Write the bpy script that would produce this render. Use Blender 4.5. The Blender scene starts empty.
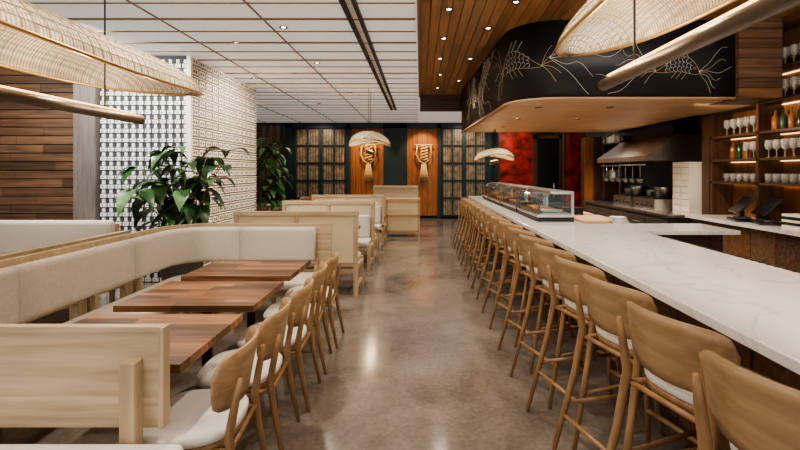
import bpy, math, random
from mathutils import Vector, Matrix
random.seed(7)
S=bpy.context.scene
pi=math.pi
# ---------------------------------------------------------------- materials
def nm(name):
    m=bpy.data.materials.new(name); m.use_nodes=True
    return m,m.node_tree.nodes,m.node_tree.links,m.node_tree.nodes['Principled BSDF']
def setv(b,k,v):
    if k in b.inputs: b.inputs[k].default_value=v
def plain(name,c,rough=.5,metal=0,emit=None,es=0,noise=0,nscale=8,bump=0):
    m,N,L,b=nm(name)
    setv(b,'Base Color',(*c,1)); setv(b,'Roughness',rough); setv(b,'Metallic',metal)
    if emit: setv(b,'Emission Color',(*emit,1)); setv(b,'Emission Strength',es)
    tc=N.new('ShaderNodeTexCoord'); nz=N.new('ShaderNodeTexNoise'); nz.inputs['Scale'].default_value=nscale; nz.inputs['Detail'].default_value=4
    L.new(tc.outputs['Object'],nz.inputs['Vector'])
    if noise:
        r=N.new('ShaderNodeValToRGB'); e=r.color_ramp.elements
        e[0].position=.3;e[1].position=.7
        e[0].color=(*[max(0,x*(1-noise)) for x in c],1); e[1].color=(*[min(1,x*(1+noise)) for x in c],1)
        L.new(nz.outputs['Fac'],r.inputs['Fac']); L.new(r.outputs['Color'],b.inputs['Base Color'])
    if bump:
        bp=N.new('ShaderNodeBump'); bp.inputs['Strength'].default_value=bump; bp.inputs['Distance'].default_value=.01
        L.new(nz.outputs['Fac'],bp.inputs['Height']); L.new(bp.outputs['Normal'],b.inputs['Normal'])
    return m
def wood(name,c1,c2,axis='X',rough=.4,sc=2.0,stretch=14):
    m,N,L,b=nm(name)
    tc=N.new('ShaderNodeTexCoord'); mp=N.new('ShaderNodeMapping')
    s=[stretch*sc]*3; s['XYZ'.index(axis)]=sc*.8
    mp.inputs['Scale'].default_value=s
    nz=N.new('ShaderNodeTexNoise'); nz.inputs['Scale'].default_value=1; nz.inputs['Detail'].default_value=6; nz.inputs['Distortion'].default_value=.6
    n2=N.new('ShaderNodeTexNoise'); n2.inputs['Scale'].default_value=2.5; n2.inputs['Detail'].default_value=2
    r=N.new('ShaderNodeValToRGB'); e=r.color_ramp.elements
    e[0].position=.3;e[1].position=.7; e[0].color=(*c1,1); e[1].color=(*c2,1)
    mx=N.new('ShaderNodeMix'); mx.data_type='RGBA'; mx.blend_type='MULTIPLY'; mx.inputs['Factor'].default_value=.3
    L.new(tc.outputs['Object'],mp.inputs['Vector']); L.new(mp.outputs['Vector'],nz.inputs['Vector'])
    L.new(tc.outputs['Object'],n2.inputs['Vector'])
    L.new(nz.outputs['Fac'],r.inputs['Fac']); L.new(r.outputs['Color'],mx.inputs[6]); L.new(n2.outputs['Fac'],mx.inputs[7])
    L.new(mx.outputs[2],b.inputs['Base Color']); setv(b,'Roughness',rough)
    bp=N.new('ShaderNodeBump'); bp.inputs['Strength'].default_value=.12; bp.inputs['Distance'].default_value=.004
    L.new(nz.outputs['Fac'],bp.inputs['Height']); L.new(bp.outputs['Normal'],b.inputs['Normal'])
    return m
OAK=dict(c1=(.48,.30,.15),c2=(.66,.45,.25))
oakx=wood('oak_x',axis='X',**OAK); oaky=wood('oak_y',axis='Y',**OAK); oakz=wood('oak_z',axis='Z',**OAK)
OAKP=dict(c1=(.47,.345,.215),c2=(.69,.54,.365))
palx=wood('pale_oak_x',axis='X',**OAKP); palz=wood('pale_oak_z',axis='Z',**OAKP); paly=wood('pale_oak_y',axis='Y',**OAKP)
stoolw=wood('stool_oak',(.36,.225,.115),(.53,.355,.20),axis='Y',rough=.36)
stoolz=wood('stool_oak_z',(.31,.175,.085),(.46,.28,.145),axis='Z',rough=.4)
wal=[wood('walnut_%d'%i,(.11*k,.048*k,.021*k),(.32*k,.155*k,.074*k),axis='X',rough=.3,sc=2.4) for i,k in enumerate((.55,1.0,1.6))]
plank=[wood('wall_plank_%d'%i,(.085*k,.046*k,.028*k),(.22*k,.12*k,.068*k),axis='X',rough=.6) for i,k in enumerate((.6,.9,1.25))]
ceilw=[wood('ceiling_plank_%d'%i,(.28*k,.13*k,.052*k),(.46*k,.24*k,.105*k),axis='Y',rough=.4) for i,k in enumerate((.8,1.0,1.15))]
dkx=wood('dark_wood_x',(.05,.026,.016),(.14,.07,.036),axis='X'); dkz=wood('dark_wood_z',(.05,.026,.016),(.14,.07,.036),axis='Z'); dky=wood('dark_wood_y',(.05,.026,.016),(.14,.07,.036),axis='Y')
warmz=wood('warm_wood_z',(.30,.10,.03),(.50,.21,.08),axis='Z'); warmx=wood('warm_wood_x',(.16,.075,.035),(.31,.16,.08),axis='X')
niche=wood('niche_wood',(.17,.075,.03),(.32,.15,.065),axis='Z')
soffw=wood('soffit_wood',(.56,.33,.18),(.74,.48,.29),axis='X')
greyw=wood('grey_wood',(.16,.14,.13),(.28,.25,.23),axis='Z')
lampw=wood('lamp_bar_wood',(.095,.068,.048),(.19,.135,.095),axis='Y',rough=.45)
cush=plain('cream_fabric',(.58,.54,.48),.85,noise=.06,nscale=60,bump=.25)
seatm=plain('white_vinyl',(.78,.76,.72),.45,bump=.05)
blackm=plain('black_matte',(.012,.013,.016),.5)
blackg=plain('black_gloss',(.015,.015,.017),.2)
teal=plain('dark_teal',(.010,.035,.042),.5)
dark=plain('dark_wall_paint',(.035,.034,.034),.7,noise=.2)
steel=plain('brushed_steel',(.62,.61,.59),.3,1.0,noise=.08,nscale=20)
steeld=plain('dark_steel',(.16,.16,.16),.35,.9,noise=.1)
brass=plain('brass_trim',(.62,.42,.20),.4,.7)
redm=plain('red_mural',(.36,.03,.018),.5,noise=.85,nscale=5)
leafm=plain('leaf_green',(.03,.08,.027),.3,noise=.5,nscale=5)
leafm2=plain('leaf_green_light',(.08,.16,.055),.35,noise=.4,nscale=5)
stemm=plain('stem_brown',(.12,.09,.05),.7)
soil=plain('soil',(.03,.02,.015),.95)
potm=plain('planter_grey',(.22,.21,.2),.7)
creamt=plain('cream_tile',(.88,.82,.72),.5)
whitet=plain('white_tile',(.90,.91,.90),.5)
darkh=plain('tile_recess',(.15,.10,.06),.7)
darkb=plain('tile_recess_dark',(.045,.05,.055),.7)
gold=plain('gold_line',(.75,.55,.30),.4); offw=plain('white_line',(.75,.75,.72),.5)
rope=plain('rope_straw',(.72,.52,.28),.8,bump=.5,nscale=40)
led=plain('downlight_lens',(1,.9,.7),.4,emit=(1,.82,.55),es=25)
ledw=plain('shelf_led',(1,.8,.5),.4,emit=(1,.62,.28),es=3.2)
paper=plain('back_pane',(.27,.22,.16),.35,noise=.6,nscale=7,emit=(.9,.65,.4),es=.03)
foodm=plain('boards',(.62,.40,.2),.5)
trimm=plain('ceiling_seam',(.27,.175,.11),.6)
bottleg=plain('bottle_green',(.02,.06,.03),.12); bottlea=plain('bottle_amber',(.28,.10,.02),.12); bottlec=plain('bottle_clear',(.55,.55,.5),.12)
def floor_mat():
    m,N,L,b=nm('polished_concrete')
    tc=N.new('ShaderNodeTexCoord')
    n1=N.new('ShaderNodeTexNoise'); n1.inputs['Scale'].default_value=1.3; n1.inputs['Detail'].default_value=10; n1.inputs['Roughness'].default_value=.68; n1.inputs['Distortion'].default_value=.4
    n2=N.new('ShaderNodeTexNoise'); n2.inputs['Scale'].default_value=30; n2.inputs['Detail'].default_value=5
    r=N.new('ShaderNodeValToRGB'); e=r.color_ramp.elements
    e[0].position=.3;e[1].position=.7; e[0].color=(.112,.093,.079,1); e[1].color=(.265,.230,.200,1)
    mx=N.new('ShaderNodeMix'); mx.data_type='RGBA'; mx.blend_type='OVERLAY'; mx.inputs['Factor'].default_value=.35
    L.new(tc.outputs['Object'],n1.inputs['Vector']);L.new(tc.outputs['Object'],n2.inputs['Vector'])
    L.new(n1.outputs['Fac'],r.inputs['Fac']);L.new(r.outputs['Color'],mx.inputs[6]);L.new(n2.outputs['Fac'],mx.inputs[7])
    L.new(mx.outputs[2],b.inputs['Base Color'])
    rr=N.new('ShaderNodeMapRange'); rr.inputs['To Min'].default_value=.05; rr.inputs['To Max'].default_value=.24
    L.new(n1.outputs['Fac'],rr.inputs['Value']); L.new(rr.outputs['Result'],b.inputs['Roughness'])
    setv(b,'Specular IOR Level',.85)
    return m
floorm=floor_mat()
def quartz():
    m,N,L,b=nm('white_marble')
    tc=N.new('ShaderNodeTexCoord'); n1=N.new('ShaderNodeTexNoise'); n1.inputs['Scale'].default_value=1.3; n1.inputs['Detail'].default_value=8; n1.inputs['Distortion'].default_value=1.2
    r=N.new('ShaderNodeValToRGB'); e=r.color_ramp.elements; e[0].position=.485;e[1].position=.515; e[0].color=(.80,.79,.775,1); e[1].color=(.80,.79,.775,1)
    q=r.color_ramp.elements.new(.5); q.color=(.67,.66,.645,1)
    L.new(tc.outputs['Object'],n1.inputs['Vector']);L.new(n1.outputs['Fac'],r.inputs['Fac']);L.new(r.outputs['Color'],b.inputs['Base Color']); setv(b,'Roughness',.14)
    return m
white=quartz()
def cane_mat():
    m,N,L,b=nm('woven_cane')
    tc=N.new('ShaderNodeTexCoord'); br=N.new('ShaderNodeTexChecker'); br.inputs['Scale'].default_value=70
    br.inputs['Color1'].default_value=(.80,.70,.52,1); br.inputs['Color2'].default_value=(.58,.46,.30,1)
    L.new(tc.outputs['Object'],br.inputs['Vector']); L.new(br.outputs['Color'],b.inputs['Base Color']); setv(b,'Roughness',.6)
    return m
cane=cane_mat()
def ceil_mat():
    m,N,L,b=nm('white_slat_panel_glow')
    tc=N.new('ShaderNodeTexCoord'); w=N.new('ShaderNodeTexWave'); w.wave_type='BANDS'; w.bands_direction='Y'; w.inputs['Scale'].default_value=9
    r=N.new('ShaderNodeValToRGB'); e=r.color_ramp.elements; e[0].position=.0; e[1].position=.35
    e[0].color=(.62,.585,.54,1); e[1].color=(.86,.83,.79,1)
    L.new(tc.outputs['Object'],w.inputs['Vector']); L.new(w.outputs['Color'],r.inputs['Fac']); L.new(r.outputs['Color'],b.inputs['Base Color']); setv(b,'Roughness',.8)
    L.new(r.outputs['Color'],b.inputs['Emission Color']); setv(b,'Emission Strength',.29)  # self-glow added to the panels, no lamp; brightens ceiling and fills room
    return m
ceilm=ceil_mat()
def shade_mat():
    m=bpy.data.materials.new('woven_lamp_shade'); m.use_nodes=True; N=m.node_tree.nodes;L=m.node_tree.links; N.clear()
    out=N.new('ShaderNodeOutputMaterial'); tc=N.new('ShaderNodeTexCoord')
    w=N.new('ShaderNodeTexWave'); w.bands_direction='Y'; w.inputs['Scale'].default_value=14
    w2=N.new('ShaderNodeTexWave'); w2.bands_direction='X'; w2.inputs['Scale'].default_value=14
    r=N.new('ShaderNodeValToRGB'); e=r.color_ramp.elements; e[0].position=.05;e[1].position=.4; e[0].color=(.45,.38,.29,1); e[1].color=(.90,.87,.81,1)
    mx=N.new('ShaderNodeMix'); mx.data_type='RGBA'; mx.blend_type='MULTIPLY'; mx.inputs['Factor'].default_value=.35
    d=N.new('ShaderNodeBsdfDiffuse'); t=N.new('ShaderNodeBsdfTranslucent'); ms=N.new('ShaderNodeMixShader'); ms.inputs[0].default_value=.5
    L.new(tc.outputs['Object'],w.inputs['Vector']);L.new(tc.outputs['Object'],w2.inputs['Vector'])
    L.new(w.outputs['Color'],r.inputs['Fac']);L.new(r.outputs['Color'],mx.inputs[6]);L.new(w2.outputs['Color'],mx.inputs[7])
    L.new(mx.outputs[2],d.inputs['Color']);L.new(mx.outputs[2],t.inputs['Color'])
    L.new(d.outputs[0],ms.inputs[1]);L.new(t.outputs[0],ms.inputs[2]);L.new(ms.outputs[0],out.inputs['Surface'])
    return m
shade=shade_mat()
def glass_mat(name,k=.12,c=(.9,.95,.95)):
    m=bpy.data.materials.new(name); m.use_nodes=True; N=m.node_tree.nodes;L=m.node_tree.links; N.clear()
    out=N.new('ShaderNodeOutputMaterial'); t=N.new('ShaderNodeBsdfTransparent'); t.inputs[0].default_value=(*c,1)
    g=N.new('ShaderNodeBsdfGlossy'); g.inputs['Roughness'].default_value=.04
    ms=N.new('ShaderNodeMixShader'); lw=N.new('ShaderNodeLayerWeight'); lw.inputs[0].default_value=k*2.5
    L.new(lw.outputs['Fresnel'],ms.inputs[0]); L.new(t.outputs[0],ms.inputs[1]);L.new(g.outputs[0],ms.inputs[2]);L.new(ms.outputs[0],out.inputs['Surface'])
    return m
glass=glass_mat('clear_glass')
# ---------------------------------------------------------------- mesh builder
class MB:
    def __init__(s): s.v=[];s.f=[];s.m=[];s.sm=[];s.mats=[]
    def mi(s,mat):
        if mat not in s.mats: s.mats.append(mat)
        return s.mats.index(mat)
    def add(s,vs,fs,mat,smooth=False,M=None):
        o=len(s.v)
        for p in vs: s.v.append(tuple(M@Vector(p)) if M else tuple(p))
        i=s.mi(mat)
        for f in fs: s.f.append(tuple(o+k for k in f)); s.m.append(i); s.sm.append(smooth)
    def box(s,x0,x1,y0,y1,z0,z1,mat,M=None):
        vs=[(x,y,z) for z in(z0,z1) for y in(y0,y1) for x in(x0,x1)]
        s.add(vs,[(0,2,3,1),(4,5,7,6),(0,1,5,4),(2,6,7,3),(0,4,6,2),(1,3,7,5)],mat,False,M)
    def rbox(s,x0,x1,y0,y1,z0,z1,r,mat,M=None,k=3):
        h=[(x1-x0)/2,(y1-y0)/2,(z1-z0)/2]; c=Vector(((x0+x1)/2,(y0+y1)/2,(z0+z1)/2)); r=min(r,*[q*.98 for q in h])
        ax=[]
        for q in h:
            a=[-q+r*i/k for i in range(k+1)]; a=a+[-x for x in reversed(a)]; ax.append(a)
        n=len(ax[0])
        for d in range(3):
            u,w=(d+1)%3,(d+2)%3
            for sg in(-1,1):
                vs=[]
                for a in ax[u]:
                    for b in ax[w]:
                        p=Vector((0,0,0)); p[d]=sg*h[d];p[u]=a;p[w]=b
                        q=Vector([max(-(h[i]-r),min(h[i]-r,p[i])) for i in range(3)]); dd=p-q
                        vs.append(c+q+dd.normalized()*r)
                fs=[]
                for i in range(n-1):
                    for j in range(n-1):
                        q=(i*n+j,(i+1)*n+j,(i+1)*n+j+1,i*n+j+1)
                        fs.append(q if sg>0 else q[::-1])
                s.add(vs,fs,mat,True,M)
    def tube(s,pts,r,mat,n=10,M=None,caps=True):
        pts=[Vector(p) for p in pts]
        if not isinstance(r,(list,tuple)): r=[r]*len(pts)
        vs=[];fs=[]
        for i,p in enumerate(pts):
            t=(pts[min(i+1,len(pts)-1)]-pts[max(i-1,0)]).normalized()
            a=Vector((0,0,1)) if abs(t.z)<.9 else Vector((1,0,0))
            u=t.cross(a).normalized(); w=t.cross(u)
            for k in range(n):
                an=2*pi*k/n; vs.append(p+(u*math.cos(an)+w*math.sin(an))*r[i])
        for i in range(len(pts)-1):
            for k in range(n):
                fs.append((i*n+k,i*n+(k+1)%n,(i+1)*n+(k+1)%n,(i+1)*n+k))
        if caps: fs.append(tuple(range(n))[::-1]); fs.append(tuple((len(pts)-1)*n+k for k in range(n)))
        s.add(vs,fs,mat,True,M)
    def lathe(s,x,y,z,prof,mat,n=14,M=None):
        vs=[];fs=[]
        for r,h in prof:
            for k in range(n): vs.append((x+r*math.cos(2*pi*k/n),y+r*math.sin(2*pi*k/n),z+h))
        for i in range(len(prof)-1):
            for k in range(n): fs.append((i*n+k,i*n+(k+1)%n,(i+1)*n+(k+1)%n,(i+1)*n+k))
        s.add(vs,fs,mat,True,M)
    def grid(s,fn,nu,nv,mat,smooth=True,M=None,thick=None):
        def make(g):
            return [g(i/nu,j/nv) for i in range(nu+1) for j in range(nv+1)]
        vs=make(fn); fs=[(i*(nv+1)+j,(i+1)*(nv+1)+j,(i+1)*(nv+1)+j+1,i*(nv+1)+j+1) for i in range(nu) for j in range(nv)]
        if thick:
            v2=make(thick); o=len(vs); vs=vs+v2
            fs2=[tuple(o+k for k in f[::-1]) for f in fs]
            ed=[]
            W=nv+1
            for i in range(nu):
                ed.append((i*W,o+i*W,o+(i+1)*W,(i+1)*W)); ed.append((i*W+nv,(i+1)*W+nv,o+(i+1)*W+nv,o+i*W+nv))
            for j in range(nv):
                ed.append((j,j+1,o+j+1,o+j)); ed.append((nu*W+j,o+nu*W+j,o+nu*W+j+1,nu*W+j+1))
            fs=fs+fs2+ed
        s.add(vs,fs,mat,smooth,M)
    def sweep(s,path,prof,mat,smooth=True):
        n=len(path);m=len(prof);vs=[];fs=[]
        for i in range(n):
            a=Vector(path[max(i-1,0)]);b=Vector(path[min(i+1,n-1)]);t=(b-a).normalized();nn=Vector((-t.y,t.x))
            for o,z in prof:
                q=Vector(path[i])+nn*o; vs.append((q.x,q.y,z))
        for i in range(n-1):
            for k in range(m): fs.append((i*m+k,(i+1)*m+k,(i+1)*m+(k+1)%m,i*m+(k+1)%m))
        fs.append(tuple(range(m))); fs.append(tuple((n-1)*m+k for k in range(m))[::-1])
        s.add(vs,fs,mat,smooth)
    def mesh(s,name,bevel=0):
        me=bpy.data.meshes.new(name); me.from_pydata(s.v,[],s.f)
        for m in s.mats: me.materials.append(m)
        me.polygons.foreach_set('material_index',s.m); me.polygons.foreach_set('use_smooth',s.sm); me.update()
        import bmesh
        bm=bmesh.new(); bm.from_mesh(me); bmesh.ops.recalc_face_normals(bm,faces=bm.faces); bm.to_mesh(me); bm.free()
        return me
    def build(s,name,loc=(0,0,0),rz=0,bevel=0):
        me=s.mesh(name); return place(me,name,loc,rz,bevel)
def place(me,name,loc=(0,0,0),rz=0,bevel=0):
    o=bpy.data.objects.new(name,me); S.collection.objects.link(o); o.location=loc; o.rotation_euler=(0,0,rz)
    if bevel:
        b=o.modifiers.new('bevel','BEVEL'); b.width=bevel; b.segments=2; b.limit_method='ANGLE'; b.angle_limit=math.radians(50)
    return o
def rprof(o0,o1,z0,z1,r,k=4):
    out=[]
    for cx,cz,a0 in((o1-r,z1-r,0),(o0+r,z1-r,90),(o0+r,z0+r,180),(o1-r,z0+r,270)):
        for i in range(k+1):
            a=math.radians(a0+90*i/k); out.append((cx+r*math.cos(a),cz+r*math.sin(a)))
    return out
H=3.3
ZB=2.42
# ---------------------------------------------------------------- room shell
b=MB(); b.box(-7.2,5.2,-2,15.4,-.1,0,floorm); b.build('floor')
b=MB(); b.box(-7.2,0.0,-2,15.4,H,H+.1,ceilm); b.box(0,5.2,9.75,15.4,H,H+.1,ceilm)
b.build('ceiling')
b=MB(); k=0; x=0.0
while x<4.4:
    y=-2+random.random()*1.0; ys=[-2]
    while y<9.7: ys.append(y); y+=1.6+random.random()*1.5
    ys.append(9.75)
    for a,c in zip(ys,ys[1:]): b.box(x+.004,x+.106,a+.002,c-.002,H-.01,H+.02,random.choice(ceilw))
    x+=.11
b.box(0,5.2,-2,9.75,H+.03,H+.1,blackm)
b.build('ceiling_wood')
b=MB(); b.box(0,1.0,9.7,9.78,2.93,H,dkx); b.box(-.03,0,-2,9.78,H-.06,H+.02,trimm); b.build('trim_1')
# ceiling seams + track
b=MB()
y=.4
while y<15:
    b.box(-7.2,-.05,y,y+.035,H-.014,H,trimm); b.box(-7.2,-.05,y+.45,y+.462,H-.012,H,trimm); y+=.9
for xx in(-6.5,-5.3,-4.1,-2.9,-1.75,): b.box(xx,xx+.018,-2,15.3,H-.012,H,trimm)
b.build('trim_2')
b=MB(); b.box(-.79,-.74,-2,12,H-.04,H,blackm); b.box(-.67,-.63,-2,12,H-.04,H,blackm); b.box(-.74,-.67,-2,12,H-.012,H,whitet)
b.build('ceiling_track_light')
b=MB(); b.box(-7.2,5.2,15.3,15.4,0,H,dark); b.build('wall_back')
b=MB(); b.box(-7.3,-7.2,-2,15.4,0,H,dark); b.build('wall_left')
b=MB(); b.box(4.45,4.55,-2,15.4,0,H,dark)
b.build('wall_right')
# plank wall left
b=MB(); z=0
while z<H-.02:
    x=-7.2+random.random()*.3; xs=[-7.2]
    while x<-5.0: xs.append(x) if x>-7.19 else 0; x+=.9+random.random()*.8
    xs.append(-5.0)
    for a,c in zip(xs,xs[1:]): b.box(a+.003,c-.003,6.42,6.46,z+.006,min(z+.125,H)-.006,random.choice(plank))
    z+=.125
b.box(-7.2,-5.0,6.46,6.6,0,H,blackm); b.box(-5.0,-4.68,6.40,6.6,0,H,greyw)
b.build('wall_left_plank_cladding')
# ---------------------------------------------------------------- patterned column
b=MB()
X0,X1,Y0,Y1=-4.66,-3.36,6.47,9.05
b.box(X0,X1,Y0,Y1,0,H-.01,darkh)
cw,ch=.215,.15
ny=int((Y1-Y0)/cw+.01); nz=int((H-.02)/ch)
for j in range(nz+1):
    z=j*ch; zt=min(z+ch-.02,H-.02)
    b.box(X1,X1+.035,Y0,Y1,z,z+.016,creamt)
    for i in range(ny):
        y=Y0+i*cw
        b.box(X1,X1+.03,y+.025,y+cw-.02,z+.042,zt,creamt)
        if zt-z>.1:
            b.box(X1+.03,X1+.034,y+.055,y+.09,z+.065,z+ch-.045,darkh); b.box(X1+.03,X1+.034,y+.125,y+.16,z+.065,z+ch-.045,darkh)
cw,ch=.108,.135
nx=int((X1-X0)/cw); nz=int((H-.02)/ch)
b.box(X0,X1,Y0-.006,Y0,0,H-.01,darkb)
for j in range(nz):
    z=j*ch
    for i in range(nx):
        x=X0+.01+i*cw
        b.box(x+.014,x+cw-.014,Y0-.03,Y0-.006,z+.012,z+ch*.48,whitet)
        b.box(x+.030,x+cw-.050,Y0-.032,Y0-.03,z+.03,z+ch*.32,darkb)
        b.box(x+.034,x+cw-.034,Y0-.025,Y0-.006,z+ch*.56,z+ch*.95,whitet)
b.box(X1-.02,X1+.04,Y0-.04,Y0+.01,0,H-.01,creamt)
b.build('patterned_tile_column')
# ---------------------------------------------------------------- back wall features
Yb=15.28
def gridwin(name,x0,x1,z0,z1,nx,nz,Y=Yb):
    b=MB(); b.box(x0,x1,Y-.03,Y,z0,z1,paper)
    for i in range(nx+1):
        x=x0+(x1-x0)*i/nx; t=.06 if i%2==0 else .03; b.box(x-t,x+t,Y-.09,Y-.03,z0,z1,teal)
    for j in range(nz+1):
        z=z0+(z1-z0)*j/nz; b.box(x0,x1,Y-.085,Y-.03,z-.03,z+.03,blackm)
    for i in range(nx):
        for j in range(nz):
            a=x0+(x1-x0)*(i+.5)/nx; c=z0+(z1-z0)*(j+.5)/nz; w=(x1-x0)/nx*.3; h=(z1-z0)/nz*.28
            for k in range(4):
                xx=a-w+2*w*k/3; b.box(xx-.010,xx+.010,Y-.05,Y-.03,c-h*1.6,c+h*1.6,dkz)
    b.build(name)
gridwin('window_1',-4.3,-2.5,.1,3.1,4,5)
gridwin('window_2',.72,2.3,.1,3.1,4,5)
b=MB()
for x0,x1 in((-2.4,-1.25),(-.45,.62)):
    n=6
    for i in range(n):
        a=x0+(x1-x0)*i/n; c=x0+(x1-x0)*(i+1)/n; b.box(a+.005,c-.005,Yb-.05,Yb,.1,3.1,warmz)
b.build('wall_back_warm_panel')
b=MB()
for x0,x1 in((-4.6,-4.35),(-2.5,-2.38),(-1.25,-.45),(.6,.72),(2.3,2.45)):
    b.box(x0,x1,Yb-.16,Yb,0,3.25,teal)
b.box(-4.6,2.45,Yb-.16,Yb,3.1,3.28,teal)
b.build('trim_3')
b=MB()
x=-7.2
while x<-4.62: b.box(x,x+.11,Yb-.06-random.random()*.03,Yb,0,3.2,random.choice([greyw,dkz,plank[2]])); x+=.12
b.build('wall_back_textured_panel')
def rope_decor(x,z0):
    b=MB(); Y=Yb-.2
    b.tube([(x-.3,Y,z0+.02),(x+.3,Y,z0+.02)],.03,rope,8)
    for s in(1,-1):
        pts=[]
        for i in range(40):
            t=i/39; pts.append((x+s*math.sin(t*pi*5)*.12,Y+s*math.cos(t*pi*5)*.03,z0-t*.5))
        b.tube(pts,.028,rope,8)
        b.tube([(x+s*.22,Y,z0),(x+s*.27,Y,z0-.3),(x+s*.16,Y,z0-.52),(x,Y,z0-.62)],.028,rope,8)
    for i in range(15):
        a=i/14*2-1; b.tube([(x+a*.05,Y,z0-.58),(x+a*.12,Y,z0-.95),(x+a*.18,Y,z0-1.2)],[.018,.014,.006],rope,5)
    b.build('rope_tassel_hanging')
rope_decor(-1.75,2.5); rope_decor(.13,2.5)
# red mural panels + dark door at kitchen rear
b=MB(); b.box(2.5,3.6,13.9,14.0,.0,2.9,redm); b.box(2.45,2.5,13.88,14.02,0,2.95,dkz); b.box(3.6,3.66,13.88,14.02,0,2.95,dkz); b.box(2.45,3.66,13.88,14.02,2.9,2.98,dkx); b.build('red_mural_panel')
b=MB(); b.box(3.16,3.75,11.98,12.04,0,2.5,blackg); b.box(3.06,3.16,11.95,12.06,0,2.6,dkz); b.box(3.75,3.83,11.95,12.06,0,2.6,dkz); b.box(3.06,3.83,11.95,12.06,2.5,2.6,dkx); b.tube([(3.6,11.93,.9),(3.6,11.93,1.3)],.015,steel); b.build('door_1')
b=MB(); b.box(3.58,4.02,10.9,10.96,0,2.7,redm); b.box(3.53,3.58,10.88,10.98,0,2.75,dkz);b.box(4.02,4.06,10.88,10.98,0,2.75,dkz); b.build('red_mural_panel')
b=MB(); b.box(3.7,4.44,9.95,10.2,0,2.38,dkz); b.box(3.68,3.88,9.93,9.95,0,2.38,warmz); b.build('wood_pillar')
# ---------------------------------------------------------------- black soffit
path=[(.86,9.2)]
for i in range(1,12): 
    t=i/12; path.append((.86+(1.03-.86)*t,9.2+(5.5-9.2)*t))
cx,cy,r=1.58,5.48,.55
for i in range(0,15):
    a=pi+ (pi/2)*i/14; path.append((cx+r*math.cos(a),cy+r*math.sin(a)))
for i in range(1,9): path.append((cx+(3.5-cx)*i/8,cy-r))
b=MB()
b.sweep(path,[(0,ZB),(0,H-.012),(.06,H-.012),(.06,ZB)],blackm)
poly=[Vector((p[0],p[1],ZB)) for p in path]+[Vector((3.5,4.95,ZB)),Vector((3.5,5.42,ZB)),Vector((4.09,5.42,ZB)),Vector((4.09,9.2,ZB))]
poly2=[p+Vector((0,0,.03)) for p in poly]
n=len(poly)
b.add(poly,[tuple(range(n))],soffw); b.add(poly2,[tuple(range(n))],blackm)
b.sweep(path,[(-.012,ZB-.012),(-.012,ZB+.012),(.02,ZB+.012),(.02,ZB-.012)],soffw)
b.box(.86,4.43,9.15,9.2,ZB,H-.012,blackm)
b.box(4.0,4.09,6.4,9.15,ZB,H-.012,blackm)
b.build('bar_soffit_canopy')
b=MB()
z=ZB
while z<H-.02:
    b.box(3.52,4.0,4.9,5.0,z+.003,min(z+.11,H)-.003,random.choice(plank[1:]+[warmx])); z+=.11
b.box(3.53,4.0,5.0,5.4,ZB,H-.012,dkx)
b.build('wood_panel_bulkhead')
# art
seg=[0]
for i in range(1,len(path)): seg.append(seg[-1]+(Vector(path[i])-Vector(path[i-1])).length)
def onpath(s,z,off=.008):
    s=max(0.001,min(seg[-1]-.001,s))
    for i in range(1,len(seg)):
        if s<=seg[i]: break
    t=(s-seg[i-1])/(seg[i]-seg[i-1]); a=Vector(path[i-1]);c=Vector(path[i]); p=a.lerp(c,t); d=(c-a).normalized(); nn=Vector((d.y,-d.x))
    p=p+nn*off
    return (p.x,p.y,z)
SG=1 if onpath(seg[-1]-.5,2.8)[1]<cy-r else -1
def art(name,lines,s0,z0,sc,flip=1,bd=.0022,rot=0):
    cu=bpy.data.curves.new(name,'CURVE'); cu.dimensions='3D'; cu.bevel_depth=bd; cu.bevel_resolution=1
    cu.materials.append(offw); cu.materials.append(gold)
    cr,sr=math.cos(rot),math.sin(rot)
    for mi,pts in lines:
        fin=[]
        for u,v in pts:
            u,v=u*cr-v*sr,u*sr+v*cr
            ss=s0+flip*u*sc; zz=z0+v*sc
            if ss>seg[-1]-.03 or ss<.03 or zz<ZB+.03 or zz>H-.03: break
            fin.append(onpath(ss,zz,.006*SG))
        if len(fin)<2: continue
        sp=cu.splines.new('POLY'); sp.points.add(len(fin)-1); sp.material_index=mi
        for p,q in zip(sp.points,fin): p.co=(*q,1)
    o=bpy.data.objects.new(name,cu); S.collection.objects.link(o)
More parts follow.
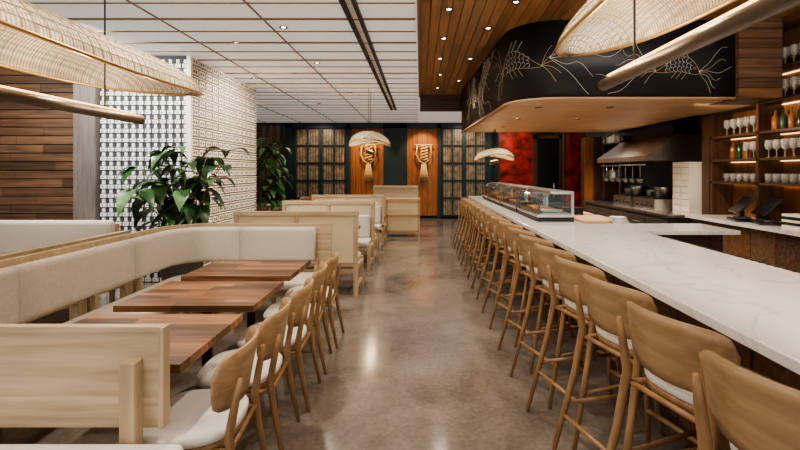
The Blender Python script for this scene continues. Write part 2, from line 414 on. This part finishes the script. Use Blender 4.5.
def fish():
    Ls=[]
    cl=lambda t:(t*1.0, .14*math.sin(t*4.2))
    hw=lambda t:.17*math.sin(pi*min(1,t**.7))+.012
    for s in(1,-1): Ls.append((1,[(cl(i/24)[0],cl(i/24)[1]+s*hw(i/24)) for i in range(25)]))
    for i in range(4,18,2):
        t=i/22
        for j in(-1,0,1):
            w=hw(t)*.6; cxx,cyy=cl(t)[0]+(.02 if j else 0),cl(t)[1]+j*w
            Ls.append((0,[(cxx+.05*math.sin(a*pi/6),cyy-w*.5*math.cos(a*pi/6)) for a in range(7)]))
    for k in range(5):
        a=-.9+k*.45; Ls.append((1,[(1.0+q*.36*math.cos(a),cl(1)[1]+q*.42*math.sin(a)+.06*math.sin(q*3)) for q in [i/8 for i in range(9)]]))
    for k in range(3):
        t=.3+k*.12; x0,y0=cl(t)[0],cl(t)[1]+hw(t); Ls.append((0,[(x0+q*.14,y0+q*.18*(1-.1*k)) for q in(0,.3,.6,1)]))
        x0,y0=cl(t)[0],cl(t)[1]-hw(t); Ls.append((1,[(x0+q*.10,y0-q*.22+.05*q*q) for q in(0,.3,.6,1)]))
    Ls.append((1,[(.12+.025*math.cos(a*pi/5),.09+.025*math.sin(a*pi/5)) for a in range(11)]))
    for k in range(6):
        a=pi+(-.9+k*.36); L=.45+.5*random.random(); ph=random.random()*6
        Ls.append((k%2,[(.02+q*L*math.cos(a),.03+q*L*math.sin(a)+.10*math.sin(q*7+ph)*q) for q in [i/16 for i in range(17)]]))
    for k in range(5):
        a=(-.8+k*.4); L=.7+.8*random.random(); ph=random.random()*6
        Ls.append((0,[(1.15+q*L*math.cos(a),q*L*math.sin(a)+.12*math.sin(q*8+ph)*q) for q in [i/18 for i in range(19)]]))
    return Ls
sF=seg[-1]
art('koi_artwork',fish(),sF-2.05-.72,2.80,.62,1,.0022,.1)
art('koi_artwork',fish(),sF-.40,2.70,.48,-1,.0016,.15)
art('koi_artwork',fish(),sF-5.3,2.86,.75,1,.003)
art('koi_artwork',fish(),sF-4.1,2.84,.75,1,.003,.6)
# ---------------------------------------------------------------- bar counter
CX,CT=1.10,1.05
b=MB()
b.box(CX,2.06,.2,4.15,CT-.04,CT,white)
b.box(CX,3.0,4.15,4.75,CT-.04,CT,white)
b.box(CX,1.76,4.75,10.2,CT-.04,CT,white)
b.box(1.58,2.0,.25,4.7,0,CT-.04,dkz); b.box(2.0,2.9,4.25,4.7,0,CT-.04,dkz)
b.box(1.48,1.68,4.7,10.15,0,CT-.04,dkz)
for i in range(33):
    y=.3+i*.3; b.box(1.56 if y<4.6 else 1.465,1.58 if y<4.6 else 1.48,y,y+.28,.1,CT-.06,warmx)
b.box(2.07,2.26,.2,4.05,CT-.10,CT-.05,blackg)
for i in range(57):
    y=.25+i*.067; b.box(2.08,2.25,y,y+.02,CT-.05,CT-.04,steeld)
b.box(2.0,2.4,.2,4.15,0,CT-.1,steeld)
b.build('bar_counter',bevel=.004)
# sushi cases
fish_c=plain('salmon',(.75,.25,.12),.4); fish_w=plain('white_fish',(.75,.68,.6),.4)
for i in range(4):
    b=MB()
    y0=4.9+i*1.12; y1=y0+1.0
    b.box(1.30,1.70,y0,y1,CT,CT+.05,blackm); b.box(1.29,1.71,y0-.005,y1+.005,CT+.05,CT+.08,steel)
    b.box(1.32,1.68,y0+.03,y1-.03,CT+.08,CT+.09,steel)
    for k in range(6): b.rbox(1.38,1.58,y0+.09+k*.14,y0+.19+k*.14,CT+.09,CT+.13,.015,random.choice([fish_c,fish_w,foodm]))
    def g(u,v):
        a=v*pi*.5; return (1.31+.14*(v**2), y0+.01+u*(y1-y0-.02), CT+.08+.23*math.sin(a*.98))
    b.grid(g,1,8,glass)
    b.box(1.44,1.70,y0,y1,CT+.305,CT+.335,steel)
    for yy in(y0,y1-.014):
        b.box(1.32,1.69,yy,yy+.006,CT+.08,CT+.30,glass); b.box(1.67,1.70,yy,yy+.02,CT+.08,CT+.31,steel)
        b.tube([(1.31+.14*(v/8)**2,yy+.007,CT+.08+.23*math.sin(v/8*pi*.49)) for v in range(9)],.010,steeld,6)
    b.build('sushi_display_case')
# prep counter behind
b=MB()
b.box(1.95,2.6,5.3,9.2,0,.92,steeld); b.box(1.93,2.62,5.25,9.25,.92,.96,steel)
for i in range(4): b.rbox(2.02,2.5,5.5+i*.9,6.2+i*.9,.965,1.0,.01,foodm)
for i in range(3): b.box(2.04,2.3,6.25+i*.9,6.36+i*.9,.96,1.1,blackm)
for k in range(5): b.lathe(2.45,5.42+k*.02,.965+k*.016,[(0,0),(.06,0),(.10,.014),(.10,.018),(0,.012)],whitet,16)
b.build('prep_counter')
# ---------------------------------------------------------------- kitchen line along right wall
b=MB()
b.box(3.65,4.43,6.5,9.8,0,.93,steeld); b.box(3.62,4.43,6.48,9.85,.93,.97,steel)
for i in range(5):
    y=6.55+i*.65; b.box(3.63,3.65,y,y+.6,.12,.88,steel); b.tube([(3.60,y+.1,.78),(3.60,y+.5,.78)],.012,steeld)
b.build('kitchen_work_line')
b=MB()
for i in range(2):
    y=7.1+i*.8; b.box(3.75,4.35,y,y+.7,.97,1.16,steel); b.box(3.78,4.3,y+.04,y+.66,1.16,1.18,blackm)
    b.lathe(4.0,y+.2,1.18,[(0,0),(.13,0),(.14,.16),(.15,.17),(.13,.165),(0,.16)],steel); b.lathe(4.0,y+.52,1.18,[(0,0),(.10,0),(.11,.10),(.12,.11),(.10,.105),(0,.1)],steel)
    for k in range(4): b.tube([(3.75,y+.1+k*.15,1.06),(3.72,y+.1+k*.15,1.06)],.02,blackm,8)
b.build('range_cooker')
b=MB() # hood
pr=[(4.43,1.78),(3.55,1.78),(3.55,1.86),(4.05,2.2),(4.43,2.2)]
vs=[(x,y,z) for y in(7.0,8.9) for x,z in pr]
b.add(vs,[(0,1,2,3,4),(9,8,7,6,5),(0,5,6,1),(1,6,7,2),(2,7,8,3),(3,8,9,4),(4,9,5,0)],steel)
b.box(4.1,4.43,7.2,8.6,2.2,2.8,blackm); b.tube([(3.6,7.1,1.72),(3.6,8.8,1.72)],.015,steel)
for k in range(6): b.tube([(3.62,7.3+k*.26,1.71),(3.62,7.3+k*.26,1.5)],.006,steel,6); b.lathe(3.62,7.3+k*.26,1.42,[(0,0),(.04,.01),(.055,.05),(.056,.06)],steel,10)
b.build('extractor_hood')
b=MB()
for z in(1.45,1.85,2.2):
    b.box(4.05,4.43,9.0,9.85,z,z+.025,steel)
    for k in range(5): b.rbox(4.1,4.35,9.05+k*.16,9.18+k*.16,z+.026,z+.14+.06*random.random(),.02,random.choice([creamt,steel,steeld]))
for y in(9.0,9.82): b.box(4.05,4.08,y,y+.03,.98,2.38,steel)
b.build('kitchen_storage_rack')
b=MB()
for y in(6.52,6.74):
    b.box(3.95,4.4,y,y+.2,.97,1.75,creamt)
    for k in range(8): b.box(3.945,3.95,y+.01,y+.19,1.0+k*.095,1.005+k*.095,darkh)
b.build('container_stack')
b=MB(); b.box(4.1,4.43,6.3,6.46,0,ZB-.02,dkz); b.build('wood_pillar')
# ---------------------------------------------------------------- back bar
b=MB()
b.box(3.85,4.44,3.3,6.28,0,.96,dkz)
for i in range(8):
    y=3.3+i*.37; b.box(3.83,3.85,y+.005,y+.365,.08,.95,random.choice([warmx,plank[2],plank[1]]))
b.box(3.75,4.44,3.3,6.28,.96,1.0,white)
b.build('back_bar_cabinet')
b=MB()
b.box(4.4,4.44,3.6,6.28,1.0,H-.012,niche)
for y in(3.6,4.5,5.38,6.24): b.box(4.1,4.4,y,y+.04,1.0,H-.012,dkz)
b.box(4.1,4.4,5.42,6.24,ZB,H-.012,dkz)
shz=[1.44,1.74,2.06]
for z in shz: b.box(4.1,4.4,3.6,6.28,z,z+.03,dky); b.box(4.37,4.39,3.62,6.26,z-.010,z-.002,ledw)
for z in(2.42,2.78): b.box(4.1,4.4,3.6,5.38,z,z+.03,dky); b.box(4.37,4.39,3.62,5.36,z-.010,z-.002,ledw)
b.build('back_bar_shelf')
wg=[(.034,0),(.034,.003),(.005,.008),(.005,.09),(.034,.11),(.042,.15),(.034,.21)]
tumb=[(0,0),(.034,0),(.04,.11),(.037,.11),(.032,.008),(0,.008)]
bp=[(0,0),(.036,0),(.038,.02),(.038,.15),(.013,.2),(.013,.25),(0,.25)]
b=MB(); bb=MB()
gl2=plain('glassware',(.85,.83,.80),.06)
setv(gl2.node_tree.nodes['Principled BSDF'],'Transmission Weight',.7)
for z in(1.47,1.77,2.09,2.45,2.81):
    y=3.75
    while y<(6.15 if z<2.3 else 5.3):
        if min(abs(y-q-.02) for q in(3.6,4.5,5.38,6.24))>.07:
            if (z==2.09 and y<5.4) or (z==1.77 and y>5.75):
                bb.lathe(4.25,y,z,bp,random.choice([bottleg,bottlea,bottlec]),12)
            else:
                pf=tumb if z==1.47 else wg
                b.lathe(4.17,y,z,pf,gl2,10); b.lathe(4.29,y+.03,z,pf,gl2,10)
        y+=.12
b.build('wine_glasses'); bb.build('liquor_bottles')
for (x,y) in((3.95,5.45),(3.98,5.1)):
    b=MB(); M=Matrix.Translation((x,y,1.002))@Matrix.Rotation(-.3,4,'Z')
    b.box(-.12,.12,-.14,.14,0,.03,blackg,M)
    b.box(-.02,.02,-.03,.03,.03,.2,blackm,M)
    b.box(-.13,.13,-.17,.17,-.01,.01,blackg,M@Matrix.Translation((0,0,.2))@Matrix.Rotation(-.8,4,'Y'))
    b.box(-.06,.06,-.10,.10,.03,.055,steeld,M)
    b.build('point_of_sale_terminal',bevel=.004)
b=MB()
for i in range(5): b.box(3.95,4.2,4.62,4.85,1.002+i*.03,1.026+i*.03,[creamt,blackm][i%2])
b.build('menu_stack')
# ---------------------------------------------------------------- seating
def backpanel(b,R,ang,zc,hh,mat,xo,lean=.12,th=.016):
    def f(u,v,rr=R):
        t=u*2-1; k=(max(0,1-abs(t)**9))**.5; vv=v*2-1
        up=1 if vv>0 else (1-.22*t*t)
        zz=zc+vv*hh*(.45+.55*k)*up+.012*(1-t*t)
        a=t*ang*(.93+.07*v); x=-rr*math.cos(a)+R+xo-(zz-zc)*lean; return (x,rr*math.sin(a),zz)
    b.grid(lambda u,v:f(u,v,R),28,6,mat,True,None,lambda u,v:f(u,v,R+th))
def seat(b,z,w,d,th,mat,frame):
    def ring(s,zz,n=36):
        out=[]
        for i in range(n):
            a=2*pi*i/n; c,q=math.cos(a),math.sin(a)
            out.append((d/2*s*math.copysign(abs(c)**.7,c),w/2*s*math.copysign(abs(q)**.7,q)*(1+.06*c),zz))
        return out
    n=36
    def stack(rs,mat):
        vs=[];fs=[]
        for r in rs: vs+=r
        for i in range(len(rs)-1):
            for k in range(n): fs.append((i*n+k,i*n+(k+1)%n,(i+1)*n+(k+1)%n,(i+1)*n+k))
        fs.append(tuple(range(n))[::-1]); fs.append(tuple((len(rs)-1)*n+k for k in range(n)))
        b.add(vs,fs,mat,True)
    stack([ring(.9,z-.045),ring(.97,z-.04),ring(.97,z-.012),ring(.9,z-.008)],frame)
    stack([ring(.94,z-.01),ring(1.0,z),ring(1.01,z+th*.5),ring(.96,z+th*.85),ring(.8,z+th),ring(.3,z+th*1.03)],mat)
def dining_chair():
    b=MB(); seat(b,.43,.46,.44,.045,seatm,stoolz)
    for s in(1,-1):
        b.tube([(.23,s*.205,0),(.17,s*.17,.42)],[.012,.019],stoolz)
        b.tube([(-.29,s*.20,0),(-.235,s*.195,.28),(-.215,s*.195,.45),(-.245,s*.19,.62),(-.262,s*.185,.70)],[.012,.018,.02,.017,.012],stoolz)
        b.tube([(-.23,s*.19,.385),(.17,s*.165,.39)],.012,stoolz,8)
    b.tube([(-.22,-.19,.39),(-.22,.19,.39)],.012,stoolz,8); b.tube([(.17,-.165,.39),(.17,.165,.39)],.012,stoolz,8)
    backpanel(b,.36,.72,.665,.135,stoolw,-.235,.18)
    return b.mesh('dining_chair')
def bar_stool():
    b=MB(); seat(b,.74,.44,.42,.05,seatm,stoolz)
    for s in(1,-1):
        b.tube([(.25,s*.22,0),(.16,s*.165,.72)],[.013,.02],stoolz)
        b.tube([(-.40,s*.25,0),(-.27,s*.21,.5),(-.225,s*.2,.74),(-.25,s*.2,.88),(-.272,s*.195,.98)],[.013,.019,.021,.018,.012],stoolz)
        b.tube([(-.31,s*.225,.33),(.205,s*.19,.33)],.012,stoolz,8)
        b.tube([(-.22,s*.19,.695),(.16,s*.16,.70)],.013,stoolz,8)
    b.tube([(.22,-.2,.22),(.22,.2,.22)],.014,stoolz,8); b.tube([(-.33,-.228,.27),(-.33,.228,.27)],.012,stoolz,8)
    b.tube([(-.22,-.19,.70),(-.22,.19,.70)],.012,stoolz,8)
    backpanel(b,.38,.70,.91,.13,stoolw,-.24,.15)
    return b.mesh('bar_stool')
dc=dining_chair(); bs=bar_stool()
for i in range(5): place(dc,'dining_chair',(-1.05+random.uniform(-.01,.01),2.10+i*.53,0),pi+.05+random.uniform(-.04,.04))
for i in range(17): place(bs,'bar_stool',(1.17,1.27+i*.525,0),.32+random.uniform(-.03,.03))
def table(x0,x1,y0,y1,name='dining_table',mats=wal):
    b=MB(); n=8; 
    for i in range(n):
        a=y0+(y1-y0)*i/n; c=y0+(y1-y0)*(i+1)/n
        xm=x0+(x1-x0)*random.uniform(.25,.75); m1,m2=random.choice(mats),random.choice(mats)
        b.box(x0,xm,a+.0005,c-.0005,.71,.75,m1); b.box(xm+.0005,x1,a+.0005,c-.0005,.71,.75,m2)
    cx,cy=(x0+x1)/2,(y0+y1)/2
    b.box(cx-.3,cx+.3,cy-.03,cy+.03,.685,.71,blackm); b.box(cx-.03,cx+.03,y0+.1,y1-.1,.685,.71,blackm)
    b.tube([(cx,cy,.02),(cx,cy,.7)],.035,blackm,14)
    b.lathe(cx,cy,0,[(0,.03),(.05,.03),(.24,.012),(.25,0)],blackm,24)
    b.build(name)
for y0,y1 in((1.96,2.66),(2.82,3.46),(3.62,4.30)): table(-1.95,-1.06,y0,y1)
# corner banquette
path2=[(-2.78,1.95+.2*i) for i in range(13)]
cc=(-2.38,4.75);rr=.40
for i in range(0,11):
    a=pi-(pi/2)*i/10; path2.append((cc[0]+rr*math.cos(a),cc[1]+rr*math.sin(a)))
for i in range(1,9): path2.append((cc[0]+(-1.03-cc[0])*i/8,cc[1]+rr))
b=MB()
for a,c in((0,6),(5,12),(11,26),(25,31)):
    pp=[Vector(p) for p in path2[a:c]]
    d0=(pp[1]-pp[0]).normalized()*.004; d1=(pp[-1]-pp[-2]).normalized()*.004
    pp[0]=pp[0]+d0; pp[-1]=pp[-1]-d1
    pp=[tuple(p) for p in pp]
    b.sweep(pp,rprof(-.12,0,.58,.97,.05),cush)
b.sweep(path2,[(.03,.93),(.03,1.0),(.07,1.0),(.07,.93)],palx,False)
b.sweep(path2,[(.0,.56),(.0,.93),(.03,.93),(.03,.56)],palx,False)
b.sweep(path2,rprof(-.6,-.06,.37,.46,.035),cush)
b.sweep(path2,[(-.56,.30),(-.56,.37),(-.0,.37),(-.0,.30)],palx,False)
for i in(1,5,9,12,23,28,30):
    p=Vector(path2[i]); a=Vector(path2[i-1]); t=(p-a).normalized(); nn=Vector((-t.y,t.x))
    for o,zt in((.04,.95),(-.5,.31)):
        q=p+nn*o; b.box(q.x-.022,q.x+.022,q.y-.022,q.y+.022,0,zt,palz)
    q=p+nn*(-.03); b.box(q.x-.02,q.x+.02,q.y-.02,q.y+.02,.44,.6,palz)
b.build('corner_banquette')
# near bench (end of banquette)
b=MB()
b.box(-3.1,-1.09,1.86,1.89,.53,.95,palx); b.box(-1.09,-1.07,1.85,1.90,.53,.95,palz)
b.box(-3.1,-1.09,1.855,1.895,.93,.952,palx)
for x in(-1.19,-2.6): b.box(x-.03,x+.03,1.80,1.86,0,.82,palz)
for x in(-1.0,-2.6): b.box(x-.025,x+.025,1.2,1.25,0,.39,palz)
b.rbox(-3.1,-.94,1.2,1.795,.42,.515,.035,seatm) ; b.box(-3.08,-.96,1.22,1.80,.34,.42,palx)
b.build('wood_back_bench')
# bench further left
b=MB()
b.rbox(-4.9,-3.5,5.0,5.13,.66,1.05,.05,cush); b.rbox(-4.9,-3.5,4.5,5.0,.37,.46,.035,cush); b.box(-4.9,-3.5,5.13,5.17,.25,1.0,palx)
for x in(-4.85,-3.55):
    b.box(x-.02,x+.02,4.52,4.56,0,.37,palz); b.box(x-.02,x+.02,5.1,5.14,0,.9,palz)
b.box(-4.9,-3.5,4.52,5.1,.32,.37,palx)
b.build('upholstered_bench')
b=MB(); b.box(-3.45,-3.38,2.3,5.2,.85,.92,palx); b.box(-3.44,-3.39,2.3,5.2,.3,.85,palx)
for y in(2.4,3.4,4.4,5.1): b.box(-3.45,-3.38,y,y+.05,0,.86,palz)
b.build('wood_divider_rail')
# cane booths
def booth(W=1.55):
    b=MB()
    for x in(-.03,-W/2,-W+.03): b.box(x-.028,x+.028,-.03,.03,0 if x!=-W/2 else .36,1.06,palz)
    for x in(-.03,-W+.03):
        b.box(x-.025,x+.025,.52,.57,0,.42,palz); b.box(x-.025,x+.025,0,.57,.33,.385,paly); b.box(x-.02,x+.02,0,.55,.08,.12,paly)
    b.box(-W,0,-.035,.035,1.04,1.09,palx); b.box(-W,0,-.03,.03,.38,.43,palx); b.box(-W,0,-.028,.028,.30,.35,palx)
    b.box(-W,0,-.012,.005,.43,1.04,cane)
    b.rbox(-W+.06,-.06,.03,.12,.47,.86,.04,cush); b.rbox(-W+.04,-.04,.03,.6,.385,.47,.035,cush)
    b.box(-W,0,.54,.57,.33,.385,palx)
    return b.mesh('cane_back_booth_bench')
bo=booth(1.6)
for x,y,a in((-.80,5.75,0),(-.8,7.75,pi),(-.8,7.85,0),(-.8,9.85,pi),(-.8,9.95,0)):
    if a: place(bo,'cane_back_booth_bench',(x-1.6,y,0),a)
    else: place(bo,'cane_back_booth_bench',(x,y,0),0)
for y in(6.45,8.5): table(-2.3,-.95,y,y+.65)
# far tables and chairs
for x,y in((-3.9,11.7),(-2.2,12.2),(-3.6,13.4)):
    table(x-.4,x+.4,y-.35,y+.35)
    for s in(1,-1): place(dc,'dining_chair',(x,y+s*.55,0),-s*pi/2)
b=MB() # cane server station
b.box(-.85,.0,10.9,11.4,.9,.94,oakx)
for x in(-.83,-.03):
    for y in(10.92,11.37): b.box(x-.025,x+.025,y-.02,y+.02,0,.9,oakz)
for z in(.12,.5,.84): b.box(-.83,-.03,10.9,10.93,z,z+.05,oakx)
b.box(-.8,-.06,10.92,10.93,.15,.86,cane); b.box(-.84,-.82,10.92,11.37,.12,.86,cane); b.box(-.04,-.02,10.92,11.37,.12,.86,cane); b.box(-.8,-.06,11.35,11.37,.12,.86,cane)
b.build('cane_front_sideboard')
b=MB()
b.rbox(-1.3,-.1,12.9,13.05,.55,1.15,.05,cush); b.box(-1.35,-.05,12.85,12.9,.3,1.2,palx); b.box(-1.35,-.05,12.82,13.1,1.15,1.2,palx); b.rbox(-1.3,-.1,13.05,13.55,.38,.47,.03,cush)
for x in(-1.3,-.1): b.box(x-.03,x+.03,12.85,12.9,0,.4,palz); b.box(x-.03,x+.03,13.45,13.5,0,.38,palz)
b.build('upholstered_bench')
# ---------------------------------------------------------------- pendant lamps
def pendant(L,W,Hh,bar0,bar1,dz,topz):
    b=MB()
    def pt(t,th,k=1):
        e=(max(0,1-abs(t)**2.6))**.6
        rz=dz+.10*t*t-.06
        w=W*e+.015;h=Hh*e+.01
        return (w*k*math.cos(th),L*t,rz+h*k*math.sin(th))
    b.grid(lambda u,v:pt(u*2-1,v*pi),48,16,shade)
    n=int(L*14)
    for i in range(-n+1,n,1):
        t=i/n; b.tube([pt(t,pi*j/14,1.004) for j in range(15)],.0035,palx,5)
    for k in range(13):
        th=k/12; b.tube([pt(-1+2*i/40,pi*th,1.004) for i in range(41)],.012 if th in(0,1) else .003,brass if th in(0,1) else palx,6)
    b.tube([(0,bar0,0),(0,bar1,0)],.035,lampw,18)
    b.tube([(0,bar1-.001,0),(0,bar1+.004,0)],.028,brass,12)
    for y in(bar0+.25,bar1-.4): b.tube([(0,y,.03),(0,y,topz)],.006,blackm,6)
    b.box(-.02,.02,bar0+.1,bar1-.1,.034,.042,ledw)
    return b
def lamp_lights(x,y,z,L,p):
    for k in(-.6,0,.6):
        l=bpy.data.lights.new('pendant_bulb','POINT'); l.energy=p; l.color=(1,.74,.46); l.shadow_soft_size=.05
        o=bpy.data.objects.new('pendant_bulb',l); S.collection.objects.link(o); o.location=(x,y+k*L,z+.17)
b=pendant(1.5,.33,.25,-1.3,.68,.30,H-2.01); b.build('woven_pendant_lamp',(-2.2,2.82,2.01)); lamp_lights(-2.2,2.84,2.01,1.2,8)
b=pendant(1.5,.28,.21,-1.3,.86,.31,H-2.14-.012); b.build('woven_pendant_lamp',(1.14,1.9,2.14)); lamp_lights(1.14,1.9,2.14,1.2,8)
b=pendant(.75,.40,.27,-.5,.5,.2,H-2.0); b.build('woven_pendant_lamp',(-1.03,9.2,2.0)); lamp_lights(-1.03,9.2,2.0,.4,6)
b=pendant(.6,.34,.2,-.4,.4,.1,2.40-1.78); b.build('woven_pendant_lamp',(1.40,8.4,1.78)); lamp_lights(1.40,8.4,1.78,.3,4)
# ---------------------------------------------------------------- plants
def plant(x,y,h0,htop,spread,nst,seed,name='potted_rubber_plant',lmax=.36):
    random.seed(seed); b=MB()
    b.lathe(x,y,0,[(0,0),(.2,0),(.26,h0),(.27,h0),(.24,h0-.01),(.235,h0-.05),(0,h0-.05)],potm,24)
    b.lathe(x,y,h0-.045,[(0,0),(.23,0)],soil,20)
    for k in range(nst):
        az=random.uniform(0,2*pi); sp=spread*random.uniform(.25,1); top=htop*random.uniform(.66,1)
        pts=[]
        for i in range(8):
            t=i/7; pts.append(Vector((x+math.cos(az)*sp*t**1.5*.75,y+math.sin(az)*sp*.35*t**1.5,h0-.05+(top-h0)*t)))
        b.tube(pts,[.014-.009*i/7 for i in range(8)],stemm,6)
        for i in range(2,8):
            for q in range(2 if i<7 else 4):
                a=random.uniform(0,2*pi); Ln=random.uniform(.6*lmax,lmax); wd=Ln*.22; p=pts[i]
                d=Vector((math.cos(a),math.sin(a)*.7,0)).normalized(); s=Vector((-d.y,d.x,0)); up=random.uniform(-.1,.6)
                def lf(u,v):
                    w=wd*math.sin(pi*min(1,u**.8))*1.0; c=(v-.5)*2
                    return tuple(p+d*(.04+Ln*u*(1-.25*u))+Vector((0,0,1))*(up*Ln*u-Ln*.75*u*u+abs(c)*w*.25)+s*c*w)
                b.grid(lf,7,2,random.choice([leafm,leafm,leafm2]))
    b.build(name)
plant(-3.08,5.75,.45,1.97,1.05,14,3,lmax=.44)
plant(-3.25,9.75,.6,2.4,.5,12,5,lmax=.38)
random.seed(11)
# ---------------------------------------------------------------- downlights
def spot(x,y,z,e,ang=110,col=(1,.87,.70),size=.06,tgt=None,blend=.6):
    l=bpy.data.lights.new('downlight_beam','SPOT'); l.energy=e; l.spot_size=math.radians(ang); l.spot_blend=blend; l.color=col; l.shadow_soft_size=size
    o=bpy.data.objects.new('downlight_beam',l); S.collection.objects.link(o); o.location=(x,y,z-.03)
    if tgt: o.rotation_euler=(Vector(tgt)-o.location).to_track_quat('-Z','Y').to_euler()
b=MB(); b.lathe(0,0,-.012,[(.045,.010),(.05,0),(.03,0),(.026,.010)],steeld,14); b.lathe(0,0,-.004,[(0,0),(.026,0)],led,12)
dm=b.mesh('recessed_downlight')
dl=[(.3,4.6),(.3,5.6),(.3,6.6),(.35,7.7),(.35,8.9),(.8,5.2),(.95,4.4),(1.6,4.2),(2.3,4.5),(.75,6.6),(.72,8.2),(-1.6,5.2),(-1.6,6.9),(-2.4,5.8),(-3,8),(-1.5,9.5),(-2.5,11)]
for x,y in dl: place(dm,'recessed_downlight',(x,y,H-(.01 if x>0 else 0)))
for x,y in((1.5,5.6),(1.5,6.8),(1.5,8.0),(2.4,5.6),(2.4,6.8)): place(dm,'recessed_downlight',(x,y,ZB))
for x,y,e in((-1.6,1.2,85),(-1.6,3.2,85),(.3,2.0,65),(.35,4.6,85),(.35,7.6,110),(-1.6,5.4,80),(-1.6,7.6,95),(-2.5,10.5,160),(-1,12.5,170),(1.6,1.4,75),(1.7,3.4,70),(-4.5,4.0,85),(2.8,3.4,65),(1.2,11.5,130)):
    spot(x,y,H-.02,e*1.15,120)
for x,y,e in((1.5,5.6,32),(1.5,7.4,32),(2.6,6.2,55),(3.2,8.0,85),(2.8,9.0,45),(1.5,9.0,25)):
    spot(x,y,ZB-.02,e,140)
spot(3.3,5.4,ZB-.02,40,120,(1,.8,.58),tgt=(4.4,5.5,1.5))
spot(-1.8,14.3,H-.02,120,80,(1,.6,.3),tgt=(-1.8,15.2,1.9)); spot(.1,14.3,H-.02,120,80,(1,.6,.3),tgt=(.1,15.2,1.9))
spot(-3.4,13.9,H-.02,70,100,(1,.8,.55),tgt=(-3.4,15.2,1.8)); spot(1.5,13.9,H-.02,70,100,(1,.8,.55),tgt=(1.5,15.2,1.8))
spot(2.2,12.6,H-.02,80,100,(1,.85,.7),tgt=(3.0,14,1.5)); spot(2.5,10.8,H-.02,60,110,tgt=(3.7,10.9,1.5))
spot(-2.0,7.4,H-.02,190,120,(1,.88,.74),tgt=(-3.4,7.8,1.5)); spot(-3.9,5.0,H-.02,250,120,(1,.97,.93),tgt=(-4.0,6.5,1.6))
spot(-5.9,5.0,H-.02,75,110,tgt=(-5.9,6.5,1.6)); spot(2.6,3.2,H-.02,70,110,(1,.9,.78),tgt=(2.6,4.95,2.8))
# ---------------------------------------------------------------- world + camera
w=bpy.data.worlds.new('world'); S.world=w; w.use_nodes=True
w.node_tree.nodes['Background'].inputs[0].default_value=(1,.94,.87,1); w.node_tree.nodes['Background'].inputs[1].default_value=1.05
S.view_settings.view_transform='AgX'
try: S.view_settings.look='AgX - Medium High Contrast'
except Exception: pass
S.view_settings.exposure=.2
cam=bpy.data.cameras.new('camera'); co=bpy.data.objects.new('camera',cam); S.collection.objects.link(co)
cam.sensor_width=36; cam.lens=444/800*36; cam.shift_x=-20/800; cam.shift_y=-53/800
co.location=(0,0,1.6); co.rotation_euler=(pi/2,0,0); cam.clip_start=.05
S.camera=co
